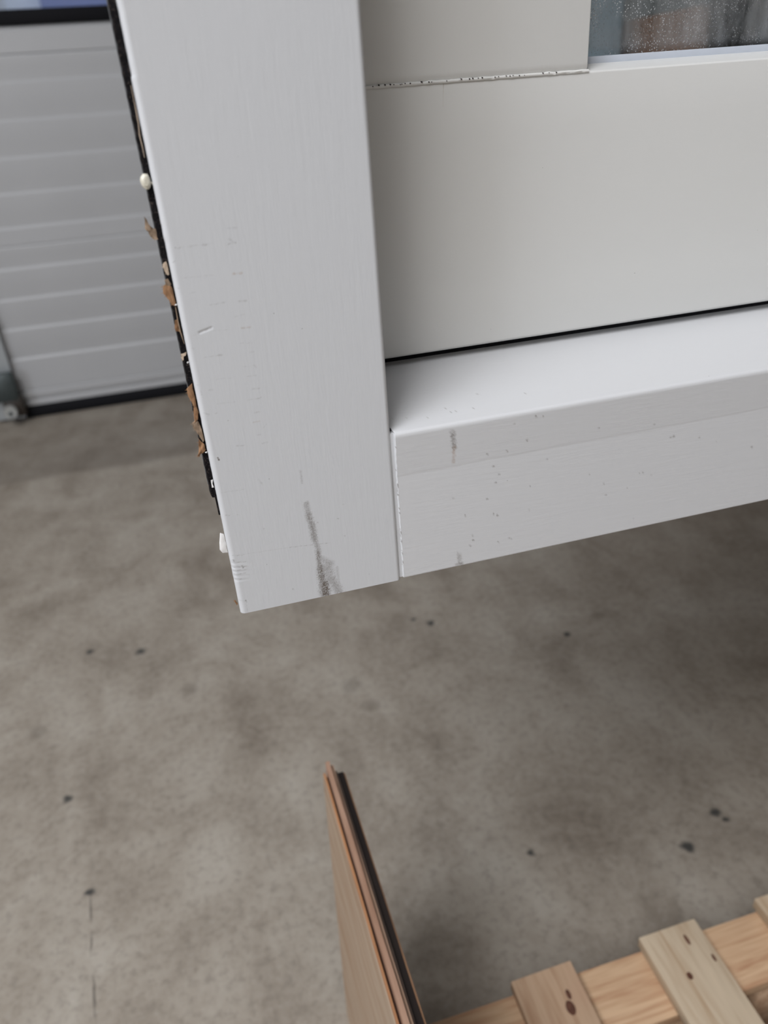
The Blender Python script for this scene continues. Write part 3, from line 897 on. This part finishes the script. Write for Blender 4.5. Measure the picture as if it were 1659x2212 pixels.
# ---------------------------------------------------------------- pine pallet
pal = tag(empty('pine_pallet', (0.5, 0.2, 0)), 'pale pine pallet with knotty cross boards on the floor beside the plywood', 'pallet')
M_pine = wood('pine_across', (0.58, 0.40, 0.265), (0.42, 0.25, 0.15), 'Y', 7, 0.9, 0.6, (0.50, 0.27, 0.18))
M_pine2 = wood('pine_pale', (0.62, 0.50, 0.36), (0.47, 0.33, 0.21), 'Y', 7, 0.9, 0.6)
M_pinex = wood('pine_lengthwise', (0.66, 0.45, 0.28), (0.46, 0.25, 0.14), 'X', 7, 0.5, 0.6)
ZD = 0.150
for i, (a, b, mt) in enumerate(((0.2087, 0.2852, M_pine), (0.3748, 0.4511, M_pine2), (0.5360, 0.6125, M_pine2), (0.70, 0.7765, M_pine), (0.865, 0.9415, M_pine2))):
    box('deck_board', (a, -0.42, ZD - 0.017), (b, 0.433, ZD), mt, pal, 0.0016, 0.0006, 2)
M_knot = wood('pine_knot', (0.15, 0.065, 0.04), (0.07, 0.03, 0.02), 'Z', 30, 0, 0.6)
deck = [o for o in pal.children if o.name.startswith('deck_board')]
for (bi, kx, ky, ra, rb) in ((0, 0.2605, 0.3865, 0.0055, 0.0085), (0, 0.2647, 0.4000, 0.0028, 0.006), (1, 0.4055, 0.3768, 0.0035, 0.0045),
                             (1, 0.4274, 0.4134, 0.0022, 0.007), (1, 0.4440, 0.3860, 0.0018, 0.005)):
    vs = [(kx + ra * q * math.cos(w), ky + rb * q * math.sin(w) , ZD + h) for (q, h) in ((1.0, -0.002), (0.92, 0.0004), (0.4, 0.0006))
          for w in [2 * math.pi * i / 14 for i in range(14)]]
    fs = [(r * 14 + i, r * 14 + (i + 1) % 14, r * 14 + 14 + (i + 1) % 14, r * 14 + 14 + i) for r in range(2) for i in range(14)] + [tuple(range(28, 42))]
    link('knot', mesh('knot', vs, fs), M_knot, deck[bi])
for (a, b) in ((0.352, 0.426), (-0.04, 0.035), (-0.41, -0.335)):
    box('stringer_board', (0.071, a, ZD - 0.034), (0.985, b, ZD - 0.0175), M_pinex, pal, 0.0015, 0.0006, 2)
for y in (0.352, -0.04, -0.41):
    for x in (0.075, 0.49, 0.88):
        box('block', (x, y + 0.002, 0.0165), (x + 0.095, y + 0.072, ZD - 0.0345), M_pine, pal, 0.002, 0.0008)
for (a, b) in ((0.352, 0.426), (-0.04, 0.035), (-0.41, -0.335)):
    box('runner', (0.071, a, 0.0), (0.985, b, 0.016), M_pinex, pal, 0.0015)

# ---------------------------------------------------------------- trestle carrying the window, right of the view
tre = tag(empty('timber_trestle', (1.1, 0.4, 0)), 'timber trestle holding up the right half of the window', 'trestle')
M_trs = wood('trestle_timber', (0.46, 0.33, 0.2), (0.3, 0.19, 0.1), 'X', 6, 0.4, 0.7)
M_trz = wood('trestle_leg_timber', (0.46, 0.33, 0.2), (0.3, 0.19, 0.1), 'Z', 6, 0.4, 0.7)
box('beam', (0.74, 0.345, 0.745), (1.56, 0.455, ZB - 0.0003), M_trs, tre, 0.003)
for x in (1.02, 1.46):
    for s in (-1, 1):
        vs = []
        for (dx, dy) in ((-.03, -.02), (.03, -.02), (.03, .02), (-.03, .02)):
            vs.append((x + dx, 0.40 + s * 0.26 + dy, 0.0))
        for (dx, dy) in ((-.03, -.02), (.03, -.02), (.03, .02), (-.03, .02)):
            vs.append((x + dx, 0.40 + s * 0.035 + dy, 0.7445))
        link('leg', mesh('leg', vs, [(3, 2, 1, 0), (4, 5, 6, 7), (0, 1, 5, 4), (1, 2, 6, 5), (2, 3, 7, 6), (3, 0, 4, 7)]), M_trz, tre)
box('brace', (1.052, 0.385, 0.25), (1.428, 0.415, 0.32), M_trs, tre, 0.002)

# ---------------------------------------------------------------- goods standing in the hall, dim behind the glass
M_box = card_material('box_cardboard', (0.36, 0.17, 0.10))
M_tape = plain('packing_tape', (0.5, 0.34, 0.2), 0.3)
def carton(x, y, z, w, d, h, label, rz=0.0):
    t = tag(empty('cardboard_carton', (x, y, z)), label, 'box', 'cartons stacked behind the window glass')
    box('carton_body', (x - w / 2, y - d / 2, z), (x + w / 2, y + d / 2, z + h), M_box, t, 0.004)
    box('packing_tape', (x - 0.03, y - d / 2 - 0.001, z + h * 0.72), (x + 0.03, y + d / 2 + 0.001, z + h + 0.0006), M_tape, t, 0)
    t.rotation_euler.z = rz
carton(1.62, 2.2, 0, 0.55, 0.5, 0.55, 'brown carton at the foot of the stack behind the glass')
carton(1.60, 2.2, 0.551, 0.52, 0.48, 0.45, 'brown carton in the middle of the stack behind the glass')
carton(1.62, 2.2, 1.002, 0.46, 0.46, 0.20, 'brown carton on top of the stack, seen through the glass')
cab = tag(empty('steel_cabinet', (1.2, 2.35, 0)), 'blue-grey steel cabinet seen dimly through the dusty glass', 'cabinet')
M_cab = plain('blue_grey_enamel', (0.22, 0.33, 0.42), 0.4, 0, .1, 6)
box('carcass', (1.02, 2.22, 0.02), (1.33, 2.6, 1.75), M_cab, cab, 0.004)
box('door', (1.035, 2.205, 0.08), (1.315, 2.2195, 1.72), plain('pale_blue_enamel', (0.42, 0.52, 0.60), 0.4, 0, .06, 6), cab, 0.003)
box('plinth', (1.04, 2.24, 0.0), (1.31, 2.58, 0.0199), M_black, cab, 0)
